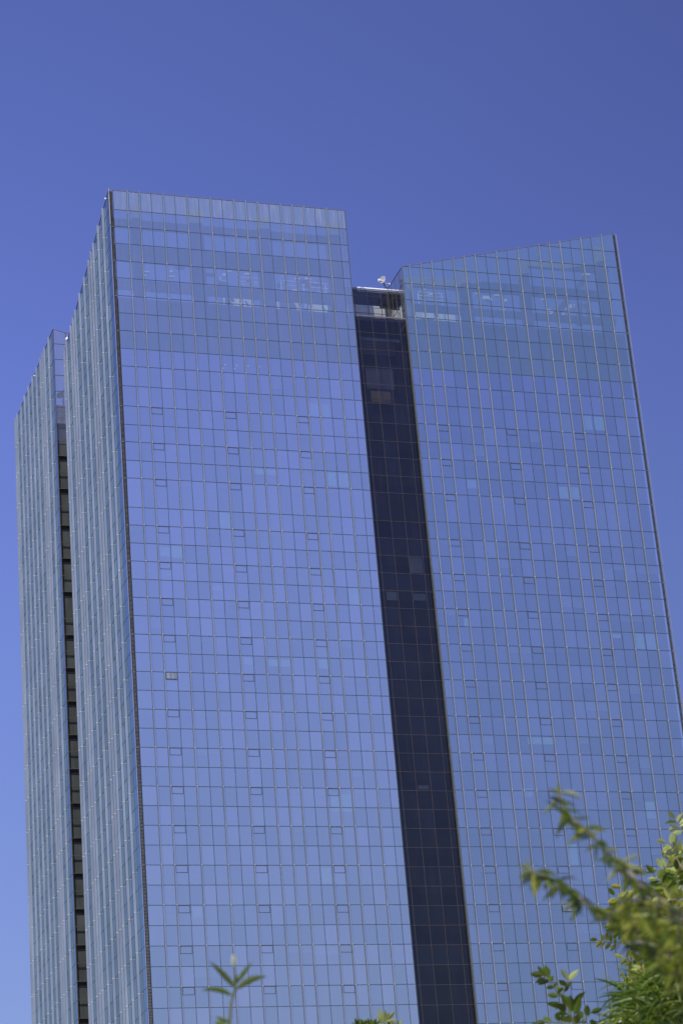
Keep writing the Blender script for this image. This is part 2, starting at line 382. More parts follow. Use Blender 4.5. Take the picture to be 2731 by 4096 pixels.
# opening vents, one every third storey bay, each a framed pane of its own
def vent(fc, col, j, parent, openv=False):
    u0, u1 = fc.cols[col]+0.075, fc.cols[col+1]-0.055
    z1 = rows[j]-0.035; z0 = z1-0.68
    mb = MB(); t = 0.036
    tilt = 0.10 if openv else random.uniform(0.0, 0.010)
    def P(u, z, d): return fc.P(u, z, 0.004 + d + (z1-z)*tilt)
    def bar(a, b, c, d_):
        mb.hexa([P(a, c, 0), P(b, c, 0), P(b, c, .022), P(a, c, .022)], [P(a, d_, 0), P(b, d_, 0), P(b, d_, .022), P(a, d_, .022)])
    bar(u0, u1, z0, z0+t); bar(u0, u1, z1-t*.6, z1); bar(u0, u0+t, z0+t, z1-t*.6); bar(u1-t, u1, z0+t, z1-t*.6)
    f = mb.build('vent_window', M['vent_frame'], parent)
    return f, [P(u0+t, z0+t, .006), P(u1-t, z0+t, .006), P(u1-t, z1-t*.6, .006), P(u0+t, z1-t*.6, .006)]
M['vent_frame'] = noisy('vent_frame', (0.05, 0.055, 0.055), (0.11, 0.105, 0.09), 1.5, 0.5)
M['vent_sheen'] = glass('vent_glass_bright_sky', (0.55, 0.70, 0.50), (0.3, 0.35, 0.4), 0.5, streak=0.30, film=0.22)  # pale tint and film imitate the bright sky mirrored in open vents
nv = 0
rest = MB()
for fc, par in ((fa, wa), (fb, wb)):
    for j in FRONT_VENTS:
        for col in (2, 8, 14):
            z = rows[j]
            if z < Z(44): continue                         # below the picture: left out
            big = (fc is fa and col == 2 and j == 26) or (fc is fb and col == 8 and j == 38)
            f, q = vent(fc, col, j, par, big)
            if big:
                p = MB(); p.face(q); p.build('vent_pane', M['vent_sheen'], par)
            nv += 1

# louvred corner strips
def corner(xl0, xl1, xp0, xp1, zt, flip, yl=0.10):
    mb = MB(); z = 0.0
    mb.box(xl0, xl1, yl+0.05, yl+0.12, 0, zt-.05, 1)
    n = int((zt-0.3)/0.13)
    for k in range(n):
        z = zt - 0.12 - k*0.13
        mb.mesh([(xl0, yl-.05, z-.045), (xl1, yl-.05, z-.045), (xl1, yl+.045, z+.03), (xl0, yl+.045, z+.03),
                 (xl0, yl-.05, z-.020), (xl1, yl-.05, z-.020), (xl1, yl+.045, z+.055), (xl0, yl+.045, z+.055)],
                [(0, 1, 2, 3), (7, 6, 5, 4), (0, 4, 5, 1), (3, 2, 6, 7)], 0)
    for r in rows[::2]:
        if r < zt: mb.box(xl0, xl1, yl-.055, yl+.04, r-.03, r+.03, 0)
    mb.build('louvre_strip', [M['louvre'], M['black']], tower)
    pb = MB()
    zs = [zt] + [r for r in rows if r < zt-.3]
    for a, b in zip(zs[:-1], zs[1:]):
        pb.box(xp0, xp1, -0.02, 0.05, b+.02, a-.02, 0)
    pb.box(xp0+.01, xp1-.01, 0.0, 0.04, 0, zt-.01, 1)
    return pb
pb = corner(-0.335, -0.045, -0.455, -0.365, Z(TOP), False); pb.build('corner_profile', [M['fin'], M['black']], tower)
cv = MB(); cv.box(-0.47, -0.385, -0.06, -0.022, Z(124.9), Z(TOP)+.10); cv.build('corner_cover', M['cover'], tower, label='bare metal cover over the top two panes of the corner')
pb = corner(55.33, 55.60, 55.63, 55.73, Z(TOP), True); pb.build('corner_profile', [M['fin'], M['black']], tower)
# thin edge profiles beside both slots
for x0, x1, zt in ((24.765, 24.80, Z(TOP)), (30.47, 30.525, Z(122.7))):
    e = MB(); e.box(x0, x1, -0.012, 0.05, 0, zt); e.build('edge_profile', M['louvre'], tower)

# ---- the dark slot in the front
RY = 0.40
rc = [24.81, 25.33, 26.80, 28.29, 29.79, 30.45]
fr = Face((0, RY, 0), (1, 0, 0), (0, -1, 0), rc, Z(116.70), 0.0)
mb = MB(); fr.glass(mb, lambda j, i: 0); wr = mb.build('slot_wall', M['glass_dark'], tower, label='dark glass filling the slot between the two blue faces')
gm = MB(); fr.grid(gm, wv=0.026, wh=0.03, d=0.010); gm.build('joint_grid', [M['joint_brown'], M['coping']], wr)
e = MB(); e.box(24.81, 30.45, RY-.02, RY+.06, Z(116.70)+.032, Z(116.70)+.11); e.build('slot_coping', M['louvre'], wr)
# returns of the two blocks beside the slot (glass facing the slot)
fr_cols = [0.0, RY, 1.25, 2.5, 3.75, 5.0]
def side_return(x, nrm, top0, slope, zb, cols, mt, nm='return_wall'):
    fc = Face((x, 0, 0), (0, 1, 0), nrm, cols, top0, slope, zb)
    mb = MB()
    fc.glass(mb, lambda j, i: 0, rws=[r for r in rows if r >= zb-0.01])
    w_ = mb.build(nm, mt, tower)
    g_ = MB(); fc.grid(g_, rws=[r for r in rows if r >= zb-0.01], d=0.008); g_.build('joint_grid', [M['joint_brown'], M['coping']], w_)
    return w_
ym = [0.02, 1.25, 2.5, 3.75, 4.95, 7.5, 10, 12.5, 15, 17.5, 20, 22.5, 24.45]
side_return(30.53, (-1, 0, 0), Z(122.73), 0.0, rows[6], ym, M['glass_clear'])
side_return(24.76, (1, 0, 0), Z(128.93), -SLOPE, rows[6], ym, M['glass_clear'])
lo = MB(); lo.box(24.70, 24.755, 0.05, RY+.2, 0, rows[6]-.03); lo.box(30.535, 30.59, 0.05, RY+.2, 0, rows[6]-.03)
lo.build('slot_reveal', M['teal'], tower)

# penthouse set back over the slot: white roof edge, glass front, pale wall, grey soffit
ph = MB()
ph.hexa([(24.9, 4.86, Z(122.56)), (33.0, 4.86, Z(122.56)), (33.0, 12, Z(122.56)), (24.9, 12, Z(122.56))],
        [(24.9, 5.06, Z(122.80)), (33.0, 5.06, Z(122.80)), (33.0, 12, Z(122.80)), (24.9, 12, Z(122.80))])
pr = ph.build('penthouse_roof', M['white'], tower)
f2 = MB(); f2.box(24.9, 33.0, 4.90, 11.9, Z(122.36), Z(122.557)); f2.build('roof_fascia', M['fin'], pr)
sf = MB(); sf.box(24.9, 33.0, 4.95, 11.8, Z(122.20), Z(122.357)); sf.box(24.9, 30.5, 5.5, 5.6, Z(121.95), Z(122.198)); sf.build('soffit', M['soffit'], pr)
pw = MB(); pw.box(24.9, 31.4, 7.80, 7.95, Z(116.9), Z(122.19))
wallp = pw.build('penthouse_wall', M['wall'], tower)
uw = MB(); uw.box(24.9, 29.6, 5.30, 5.42, Z(116.9), Z(120.68)); uw.box(24.9, 29.55, 5.26, 5.297, Z(120.52), Z(120.74)); uw.box(29.75, 30.45, 5.9, 6.0, Z(116.9), Z(120.9)); uw.build('upstand_wall', M['wall'], tower)
d_ = MB(); d_.box(24.9, 31.3, 7.70, 7.797, Z(121.2), Z(121.5)); d_.build('duct', M['wall'], wallp)
pg = MB()
px_ = [24.95, 25.25, 26.72, 28.21, 29.70, 30.42]
for a, b in zip(px_[:-1], px_[1:]):
    pg.face([(a, 4.93, Z(116.9)), (b, 4.93, Z(116.9)), (b, 4.93, Z(122.19)), (a, 4.93, Z(122.19))], 0, random.random())
pgo = pg.build('penthouse_glass', M['glass_clear'], tower)
pf = MB()
for x in px_: pf.box(x-.03, x+.03, 4.935, 4.99, Z(116.9), Z(122.19))
pf.box(24.95, 30.42, 4.94, 4.98, Z(119.6), Z(119.66)); pf.build('mullion', M['joint_brown'], pgo)
dk = MB(); dk.box(24.81, 30.47, RY+.08, 12.0, Z(116.3), Z(116.6)); dk.build('terrace_deck', M['soffit'], tower)
# plant seen through the corner screen of the right block
pl = MB()
pl.box(31.2, 31.9, 5.6, 6.4, Z(117), Z(120.6)); pl.box(32.4, 33.2, 6.2, 7.2, Z(117), Z(121.2)); pl.box(31.4, 31.6, 3.2, 3.5, Z(117), Z(120.2))
pl.tube([(31.1, 3.0, Z(117)), (31.1, 3.0, Z(119.6)), (31.5, 3.3, Z(120.1))], 0.10, 10)
pl.tube([(31.9, 4.0, Z(117)), (31.9, 4.0, Z(120.4)), (32.3, 4.3, Z(120.9))], 0.12, 10)
pl.build('rooftop_ducts', M['wall'], tower, smooth=False)

# ---- left slot: deep, its far wall faces the camera
WY = 29.86
fw = Face((0, WY, 0), (1, 0, 0), (0, -1, 0), [LX+.03, 0.95, 2.35, 3.75, 5.0], Z(128.55-SLOPE*.46), -SLOPE)
mb = MB(); fw.glass(mb, lambda j, i: 1 if j < 6 else 0, rws=rows)
ww = mb.build('slot_wall', [M['glass_clear'], M['glass_haze']], tower, label='clear glass end wall of the rear block seen in the left slot')
gm = MB(); fw.grid(gm, rws=rows, wv=0.07, wh=0.06); gm.build('joint_grid', [M['joint_brown'], M['coping']], ww)
bk = MB(); bk.box(LX+.12, 5.0, WY+.30, WY+.5, 0, Z(117.6), 0)
for k in range(8, len(rows)-1):
    z = rows[k]
    if k % 2 == 0: bk.box(LX+.12, 5, WY+.24, WY+.297, z-.50, z-.03, 1); bk.box(LX+.1, 5, WY+.03, WY+.28, z-.03, z+.05, 2)
    else: bk.box(LX+.12, 5, WY+.24, WY+.297, z-.52, z-.36, 1)
bk.box(LX+.12, 5.0, WY+.30, WY+.5, Z(117.605), Z(119.2), 3)
bk.build('spandrel_wall', [M['olive'], M['room_dark'], M['joint_brown'], M['soffit']], ww)
dk2 = MB(); dk2.box(LX+.12, 24, WY+.1, 53.9, Z(117.6), Z(117.9)); dk2.build('roof_deck', M['slab'], tower)
bw = MB(); bw.box(5.0, 5.2, 24.6, 29.8, 0, Z(116)); bw.build('slot_back_wall', M['core'], tower)
bb = MB(); bb.box(LX+.05, 24.7, 24.45, 24.55, 0, rows[6]); bb.build('rear_wall', M['core'], tower)

# ---- inside: floors, cores, roof frames
def interior(x0, x1, y0, y1, zdeck, name):
    mb = MB()
    for k in range(0, len(rows)-1):
        z = rows[k]
        if z > zdeck+.1 or k % 2 == 1: continue
        mb.box(x0, x1, y0, y1, z-.38, z-.02)
    s_ = mb.build('floor_slabs', M['slab'], tower)
    cb = MB(); cb.box(x0+3.2, x1-3.0, y0+3.2, y1-2.0, 0, zdeck-.4); cb.build('building_core', M['core'], s_)
interior(0.1, 24.65, 0.35, 24.3, rows[6]+.2, 'a')
interior(30.65, 55.2, 0.35, 24.3, rows[6]+.2, 'b')
interior(LX+.4, 24.2, WY+.7, 53.8, rows[6]+.2, 'c')
ck = MB(); ck.box(24.50, 24.62, 0.4, 24.2, 0, rows[6]); ck.box(30.66, 30.78, 0.4, 24.2, 0, rows[6]); ck.box(55.12, 55.24, 0.4, 24.2, 0, rows[6]); ck.box(-.2, -.1, 0.4, 24.2, 0, rows[6])
ck.box(30.8, 55.1, 24.1, 24.2, 0, rows[6]); ck.build('partition_wall', M['core'], tower)
bk2 = MB(); bk2.box(24.9, 30.4, RY+1.6, RY+1.8, 0, Z(116.2)); bk2.build('slot_room_wall', M['core'], tower)
sp = MB()
for k in range(12, len(rows)-1, 2): sp.box(24.85, 30.4, RY+.09, RY+.12, rows[k+1]+.03, rows[k]-.03)
sp.build('spandrel_backing', M['black'], wr)
# rooms lit or furnished behind the dark glass near its top
rm = MB(); rm.box(26.3, 28.4, 1.3, 1.5, Z(107.3), Z(108.6), 1); rm.box(26.0, 29.0, 1.55, 1.75, Z(109.0), Z(111.3), 0)
for k in range(9): rm.box(25.7, 29.4, 1.50, 1.54, Z(112.9)+k*.17, Z(113.0)+k*.17, 2)
rm.box(25.6, 30.0, 1.5, 1.7, Z(114.5), Z(114.9), 0)
rm.build('room_contents', [M['room'], M['wood'], M['soffit']], wr)

# open roof frame behind the top screen: columns and beams against the sky
def roof_frame(cols, beams, y0, y1, zt, zd, xr):
    mb = MB()
    for a, b in cols: mb.box(a, b, y0, y0+.8, zd, zt(0.5*(a+b))-.6)
    for z0, z1 in beams:
        a = xr[0]
        segs = sorted(cols)
        pts = [xr[0]] + [v for c_ in segs for v in c_] + [xr[1]]
        for k in range(0, len(pts), 2):
            if pts[k+1] > pts[k]+.05 and z1 < zt(pts[k])-.2 and z1 < zt(pts[k+1])-.2:
                mb.box(pts[k]+.003, pts[k+1]-.003, y0+.08, y0+.6, z0, z1)
    return mb.build('roof_frame', M['steel'], tower)
roof_frame([(2.25, 3.2), (8.3, 9.7), (15.5, 16.85), (23.1, 24.5)], [(Z(125.75), Z(126.6)), (Z(121.85), Z(123.6)), (Z(118.6), Z(119.6))], 1.5, 2.3, lambda x: Z(TOP), rows[6], (0.3, 24.6))
roof_frame([(31.0, 32.0), (37.6, 38.7), (44.4, 45.5), (53.6, 54.8)], [(Z(125.0), Z(125.8)), (Z(121.5), Z(122.6)), (Z(118.6), Z(119.3))], 1.5, 2.3, lambda x: Z(122.73+SLOPE*(x-30.53)), rows[6], (30.9, 55.0))
# pipes, rails and units standing on the roof decks in the sun
ROOFM = M['wall']
def unit(x0, x1, y0, y1, z0, z1):
    b_ = MB(); b_.box(x0, x1, y0, y1, z0, z1); b_.build('roof_unit', ROOFM, tower)
rp = MB()
for z in (122.75, 122.2): rp.tube([(11.9, 6, Z(z)), (13.4, 6, Z(z+.02))], 0.045)
for z in (123.43, 122.95, 122.6): rp.tube([(14.6, 6.1, Z(z)), (17.3, 6.1, Z(z))], 0.05)
for z in (123.38, 122.8): rp.tube([(19.1, 6, Z(z)), (24.2, 6, Z(z))], 0.05)
rp.tube([(22.9, 6.2, Z(122.4)), (24.3, 6.2, Z(122.4))], 0.05)
for x in (12.6, 14.7, 17.2, 19.2, 21.7, 24.1): rp.tube([(x, 6.3, rows[6]), (x, 6.3, Z(123.4))], 0.05)
unit(13.2, 16.0, 6.6, 8.0, Z(120.2), Z(121.9)); unit(19.0, 21.1, 6.6, 8, Z(120.2), Z(121.8)); unit(22.6, 24.2, 6.6, 8, Z(120.2), Z(121.6))
random.seed(21)
for (xa, xb) in ((3.6, 8.0), (10, 15.2), (17.2, 22.8)):
    for k in range(11):
        x = random.uniform(xa, xb); y = random.uniform(2.8, 7); z = 118.9 + (y-1.5)*.57 + random.uniform(0, 2.6)
        unit(x, x+random.uniform(.15, .9), y, y+.3, Z(z), Z(z)+random.uniform(.06, .45))
rp.build('roof_railing', M['wall'], tower)
rq = MB()
for z in (123.3, 122.85, 122.4): rq.tube([(34.4, 6, Z(z)), (37.3, 6, Z(z-.05))], 0.05)
unit(34.5, 36.1, 6.4, 7.6, Z(120.4), Z(121.8)); unit(36.8, 38.6, 6.6, 8, Z(120.3), Z(121.5))
for x in (34.5, 37.2): rq.tube([(x, 6.3, rows[6]), (x, 6.3, Z(123.3))], 0.05)
# pale slanted panels that imitate sunlit patches on the slab
for (x0, z0, x1, z1) in ((51.6, 123.2, 53.2, 125.7), (48.0, 119.3, 50.2, 121.7), (51.3, 118.8, 51.6, 121.6), (52.2, 121.5, 53.2, 119.2)):
    v = Vector((x1-x0, 0, z1-z0)).normalized(); n_ = Vector((-v.z, 0, v.x))*.32
    a, b = Vector((x0, 2.6, Z(z0))), Vector((x1, 2.6, Z(z1)))
    rq.hexa([a-n_, a+n_, a+n_+Vector((0, .3, 0)), a-n_+Vector((0, .3, 0))], [b-n_, b+n_, b+n_+Vector((0, .3, 0)), b-n_+Vector((0, .3, 0))])
for (xa, xb) in ((32.3, 37.2), (39, 44), (46, 53)):
    for k in range(12):
        x = random.uniform(xa, xb); y = random.uniform(2.8, 7); z = 118.6 + (y-1.5)*.57 + random.uniform(0, 2.6)
        unit(x, x+random.uniform(.15, .8), y, y+.3, Z(z), Z(z)+random.uniform(.06, .5))
for (x, z, w_, h_) in ((49.9, 119.3, .35, 1.2), (50.5, 119.0, .5, 1.5), (51.3, 119.2, .5, .9), (48.1, 119.1, 1.0, .35), (51.6, 115.6, .3, 1.1), (52.0, 114.4, .35, 1.0), (50.4, 112.4, .4, .8), (51.2, 112.0, .25, .9)):
    v = random.uniform(-.25, .25)
    rq.hexa([(x, 1.1, Z(z)), (x+w_*.5, 1.1, Z(z)), (x+w_*.5, 1.15, Z(z)), (x, 1.15, Z(z))], [(x+v, 1.1, Z(z+h_)), (x+w_*.4+v, 1.1, Z(z+h_)), (x+w_*.4+v, 1.15, Z(z+h_)), (x+v, 1.15, Z(z+h_))])
rq.build('roof_railing', M['wall'], tower)  # rails together with the slanted panels that imitate sunlit patches
rd = MB(); rd.box(0.1, 24.6, 0.4, 24.2, rows[6]-.02, rows[6]+.02); rd.box(30.7, 55.2, 0.4, 24.2, rows[6]-.02, rows[6]+.02); rd.build('roof_deck', M['slab'], tower)

# blinds drawn behind single panes, as pale patches
def blind(x0, z1, x1, z0): 
    mb = MB(); mb.box(x0, x1, 0.05, 0.075, Z(z0), Z(z1)); mb.build('window_blind', M['blind'], tower)
for b in [(19.05, 106.1, 20.05, 104.58), (20.2, 106.1, 21.2, 104.58), (9.0, 93.55, 10.1, 91.85), (12.85, 98.5, 13.95, 97.9), (14.05, 98.5, 15.1, 97.9),
          (20.35, 98.5, 21.3, 97.0), (21.5, 98.5, 22.6, 97.0), (21.6, 86.15, 22.7, 84.4), (2.85, 89.7, 3.95, 88.7), (4.05, 89.8, 5.1, 88.6),
          (7.75, 85.85, 8.8, 85.4), (10.5, 78.6, 11.4, 77.9), (12.9, 78.5, 15.1, 77.8), (18.1, 65.2, 20.1, 63.5), (17.9, 78.85, 18.85, 77.7),
          (48.85, 106.6, 49.9, 105.0), (50.1, 106.6, 51.3, 105.0), (45.2, 98.3, 46.2, 97.0), (46.45, 98.3, 47.4, 97.0), (35.2, 98.5, 36.2, 97.6),
          (51.4, 82.5, 52.45, 80.75), (52.6, 82.5, 53.7, 80.75), (33.3, 83.4, 33.85, 82.4), (48.8, 82.3, 49.95, 81.85), (50.15, 64.8, 51.2, 63.1),
          (38.6, 71.2, 41.3, 70.5), (16.6, 58.1, 17.5, 56.6), (4.2, 54.4, 5.0, 53.5), (41.5, 60.5, 42.4, 58.4), (37.4, 66.0, 38.5, 65.2)]:
    blind(*b)
for b in [(28.33, 90.0, 29.7, 88.2), (25.6, 86.1, 26.7, 85.2), (28.4, 86.0, 29.7, 85.3), (27.0, 66.3, 28.1, 65.9)]:
    mb = MB(); mb.box(b[0], b[2], RY+.05, RY+.07, Z(b[3]), Z(b[1])); mb.build('window_blind', M['blind_dim'], tower)
random.seed(5)
for q in range(62):                                        # half-drawn grey blinds here and there
    fc = random.choice((fa, fb)); i = random.randrange(1, 19); j = random.randrange(10, 50)
    za, zb_ = rows[j]-.06, rows[j+1]+.06; k = random.choice((1.0, .35, .5, .65, 1.0)); n_ = random.choice((1, 1, 2))
    x1 = min(fc.cols[min(i+n_, 20)]-.06, fc.cols[-1]-.1)
    mb = MB(); mb.box(fc.cols[i]+.06, x1, 0.085, 0.10, za-(za-zb_)*k, za); mb.build('window_blind', M['blind_dim'], tower)
# a row of small ceiling lamps seen inside
for x in (10.9, 12.1, 13.3, 14.5):
    for y in (1.2, 2.0): lm = MB(); lm.box(x, x+.20, y, y+.14, Z(110.45), Z(110.48)); lm.build('ceiling_lamp', M['lamp'], tower)

# ------------------------------------------------------------------ small things on the roofs
def disc(mb, c, n_, r, depth, seg=20, mi=0):
    n_ = Vector(n_).normalized(); u = n_.cross(Vector((0, 0, 1))).normalized(); v = n_.cross(u)
    c = Vector(c); rings = []
    prof = [(0, 0), (.35*r, .12*depth), (.7*r, .5*depth), (r, depth), (r, depth+.02), (.7*r, .5*depth-.03), (.35*r, .12*depth-.03), (0, -.03)]
    for (q, h) in prof: rings.append([c + n_*h + (u*math.cos(2*PI*k/seg)+v*math.sin(2*PI*k/seg))*max(q, .001) for k in range(seg)])
    vs = [p for rr in rings for p in rr]
    mb.mesh(vs, [(i*seg+k, i*seg+(k+1) % seg, (i+1)*seg+(k+1) % seg, (i+1)*seg+k) for i in range(len(rings)-1) for k in range(seg)], mi)
DY = 7.0
dp = Vector((30.95, DY, Z(124.95)))
ant = thing('satellite_dish', (dp.x+.25, DY, Z(122.77)), 'grey round dish with white feed head on a dark bracket above the penthouse roof', 'antenna')
mb = MB(); disc(mb, dp, (-0.75, -0.5, 0.10), 0.42, 0.13); mb.build('reflector', M['dish'], ant, smooth=True)
mb = MB(); mb.tube([dp+Vector((.02, 0, -.3)), dp+Vector((.12, 0, -.75)), dp+Vector((.14, 0, -1.0))], 0.055); mb.tube([dp+Vector((.14, 0, -.85)), dp+Vector((.75, .1, -.9))], 0.05)
mb.tube([dp+Vector((.14, 0, -.9)), dp+Vector((.2, 0, -2.18))], 0.05); mb.build('bracket', M['darkmetal'], ant)
mb = MB(); mb.tube([dp+Vector((.1, -.02, -.28)), dp+Vector((.72, 0, -.40))], 0.028); mb.tube([dp+Vector((.72, 0, -.30)), dp+Vector((.70, 0, -.62))], 0.06); mb.build('side_arm', M['white'], ant)
mb = MB()
hc = dp+Vector((-.52, -.15, -.12))
for i, (o_, r_) in enumerate(((0, .16), (.12, .13))):
    cc = hc+Vector((o_, 0, -.02*i)); seg = 12
    rings = [[cc+Vector((r_*math.cos(t)*math.cos(p), r_*math.cos(t)*math.sin(p), r_*math.sin(t))) for p in [2*PI*k/seg for k in range(seg)]] for t in [-PI/2+.01, -1, -.5, 0, .5, 1, PI/2-.01]]
    mb.mesh([q for rr in rings for q in rr], [(a*seg+k, a*seg+(k+1) % seg, (a+1)*seg+(k+1) % seg, (a+1)*seg+k) for a in range(6) for k in range(seg)])
mb.build('feed_head', M['white'], ant, smooth=True)
mb = MB(); mb.tube([hc+Vector((.02, 0, -.17)), hc+Vector((.2, 0, -.19))], .05); mb.tube([hc+Vector((.1, 0, -.1)), dp+Vector((.05, 0, -.2))], .025); mb.tube([dp+Vector((-.15, 0, -.62)), dp+Vector((.12, 0, -.66))], .014); mb.build('feed_arm', M['darkmetal'], ant)

a2 = Vector((0.80, 33.0, Z(121.80)))
an2 = thing('satellite_dish', (1.06, 33.0, Z(117.9)), 'dark dish on a mast behind the clear screen of the left slot', 'antenna')
mb = MB(); disc(mb, a2, (-0.55, -0.8, .1), 0.42, .14); mb.build('reflector', M['darkmetal'], an2, smooth=True)
mb = MB(); mb.tube([(1.10, 33.0, Z(117.9)), (1.10, 33.0, Z(122.55))], .06); mb.tube([(1.1, 33.0, Z(121.6)), (.85, 33, Z(121.6))], .04); mb.tube([(1.08, 33, Z(121.0)), (.86, 33, Z(121.15))], .03); mb.build('mast', M['darkmetal'], an2)

dm = thing('roof_dome', (-0.10, 24.0, Z(122.6)), 'small white dome peeping over the fins at the left slot', 'antenna')
mb = MB(); cc = Vector((-.10, 24.0, Z(124.22))); seg = 14
rings = [[cc+Vector((.25*math.cos(t)*math.cos(p), .25*math.cos(t)*math.sin(p), .28*math.sin(t))) for p in [2*PI*k/seg for k in range(seg)]] for t in [-PI/2+.01, -1.1, -.7, -.3, 0, .3, .7, 1.1, PI/2-.01]]
mb.mesh([q for rr in rings for q in rr], [(a*seg+k, a*seg+(k+1) % seg, (a+1)*seg+(k+1) % seg, (a+1)*seg+k) for a in range(8) for k in range(seg)])
mb.build('dome_shell', M['white'], dm, smooth=True)
mb = MB(); mb.tube([(-.10, 24.0, Z(121.5)), (-.10, 24.0, Z(123.95))], .05); mb.build('mast', M['darkmetal'], dm)

def floodlight(x, y, z, label):
    t = thing('floodlight', (x, y, z), label, 'lamp', 'floodlights on the left face')
    mb = MB(); mb.box(x-.26, x-.10, y-.09, y+.09, z-.07, z+.07); mb.build('housing', M['white'], t)
    mb = MB(); mb.tube([(x-.1, y, z-.02), (x+.02, y, z-.08)], .03); mb.build('arm', M['darkmetal'], t)
    mb = MB(); mb.box(x-.275, x-.262, y-.07, y+.07, z-.05, z+.05); mb.build('lens', M['wall'], t)
floodlight(LX, 0.75, Z(128.3), 'tiny white floodlight by the top of the front left corner')
floodlight(LX, 40.4, Z(127.9), 'small white floodlight among the fins of the rear left block')
#PLANTS
# ------------------------------------------------------------------ plants in front (all rooted in the ground below the picture)
M['leaf_green'] = leafmat('leaf_green', (0.06, 0.115, 0.008), (0.22, 0.29, 0.016), 9, 0.42)
M['leaf_pale']  = leafmat('leaf_pale', (0.32, 0.38, 0.07), (0.58, 0.62, 0.24), 9, 0.30)
M['leaf_yellow'] = leafmat('leaf_yellow', (0.20, 0.25, 0.014), (0.46, 0.45, 0.06), 9, 0.42)
M['leaf_dusky'] = leafmat('leaf_dusky', (0.035, 0.065, 0.012), (0.13, 0.17, 0.020), 9, 0.32)
M['blade']      = leafmat('blade_green', (0.08, 0.16, 0.012), (0.30, 0.38, 0.05), 7, 0.42, 0.3)
M['stem']       = noisy('green_stem', (0.10, 0.12, 0.03), (0.16, 0.17, 0.06), 20, 0.6)
M['bark']       = noisy('pinkish_bark', (0.17, 0.13, 0.09), (0.42, 0.33, 0.26), 14, 0.8)
M['petal']      = leafmat('petal', (0.60, 0.66, 0.42), (0.80, 0.80, 0.60), 9, 0.3)
UP = Rm.transposed() @ Vector((0, -1, 0)); RT = Rm.transposed() @ Vector((1, 0, 0)); FW = Rm.transposed() @ Vector((0, 0, 1))
def leaf(mb, base, d, length, width, droop=0.25, fold=0.25, roll=0.0, mi=0, n=6, shape='oval', a=None):
    """a folded, drooping blade made of two rows of quads with a point at each end"""
    d = Vector(d).normalized(); g_ = Vector((0, 0, -1))
    side = d.cross(FW)
    if side.length < .1: side = d.cross(Vector((1, 0, 0)))
    side.normalize(); nrm = side.cross(d)
    side, nrm = side*math.cos(roll)+nrm*math.sin(roll), nrm*math.cos(roll)-side*math.sin(roll)
    p = Vector(base); pts = []; cur = d.copy()
    for i in range(n+1):
        t = i/n
        if shape == 'oval': wd = math.sin(PI*min(1, t*1.02))**.75*(1-.25*t)
        elif shape == 'lance': wd = math.sin(PI*t**.8)**.9
        else: wd = min(1, t*6)*(1-t)**.55
        wd = max(wd, .02)*width/2
        pts.append((p.copy(), wd, cur.copy()))
        p = p + cur*(length/n); cur = (cur + g_*droop/n).normalized()
    vs = []
    for q, wd, c_ in pts:
        sd = (side - c_*side.dot(c_)).normalized(); nn = sd.cross(c_)
        vs += [q - sd*wd + nn*wd*fold, q, q + sd*wd + nn*wd*fold]
    fs = []
    for i in range(n):
        b = 3*i; fs += [(b, b+1, b+4, b+3), (b+1, b+2, b+5, b+4)]
    mb.mesh(vs, fs, mi, random.random() if a is None else a)
def pinnate(mbL, mbS, base, d, length, pairs, ll, lw, droop=.4, mi=0, term=True, side=None):
    d = Vector(d).normalized(); p = Vector(base); cur = d.copy(); pts = [p.copy()]; n = pairs+1
    sd = (side or d.cross(FW)).normalized()
    for i in range(n):
        p = p + cur*(length/n); cur = (cur+Vector((0, 0, -1))*droop/n).normalized(); pts.append(p.copy())
        if i < pairs:
            sc = .75+.4*math.sin(PI*(i+1)/(n+.5))
            for s_ in (-1, 1):
                dd = (sd*s_*.95 + cur*.55 + FW*random.uniform(-.5, .5) + Vector((0, 0, random.uniform(-.25, .15)))).normalized()
                leaf(mbL, p, dd, ll*sc*random.uniform(.85, 1.1), lw*sc, droop=random.uniform(.1, .5), fold=random.uniform(.1, .5), roll=random.uniform(-.9, .9), mi=mi, n=5)
    if term: leaf(mbL, p, cur+UP*.1, ll, lw, .2, .3, random.uniform(-.6, .6), mi=mi, n=5)
    mbS.tube(pts, [length*.012*(1-.6*k/len(pts)) for k in range(len(pts))], 5)
def scr(px, py, d, dx, dy, dz=0.0):
    """direction that runs (dx right, dy down) across the view with dz away from it"""
    return (RT*dx - UP*dy + FW*dz).normalized()
def trunk_down(p, r0=0.006, r1=0.02, wob=0.03):
    """a stem from the point p down to the ground"""
    p = Vector(p); n = 8; out = []
    for i in range(n+1):
        t = i/n; out.append(Vector((p.x+wob*math.sin(3*t)*t, p.y+wob*math.cos(4*t)*t+.25*t, p.z*(1-t))))
    return out, [r0+(r1-r0)*i/n for i in range(n+1)]
def root(name, p, label, cat, group=None):
    return thing(name, (p.x, p.y, 0), label, cat, group)

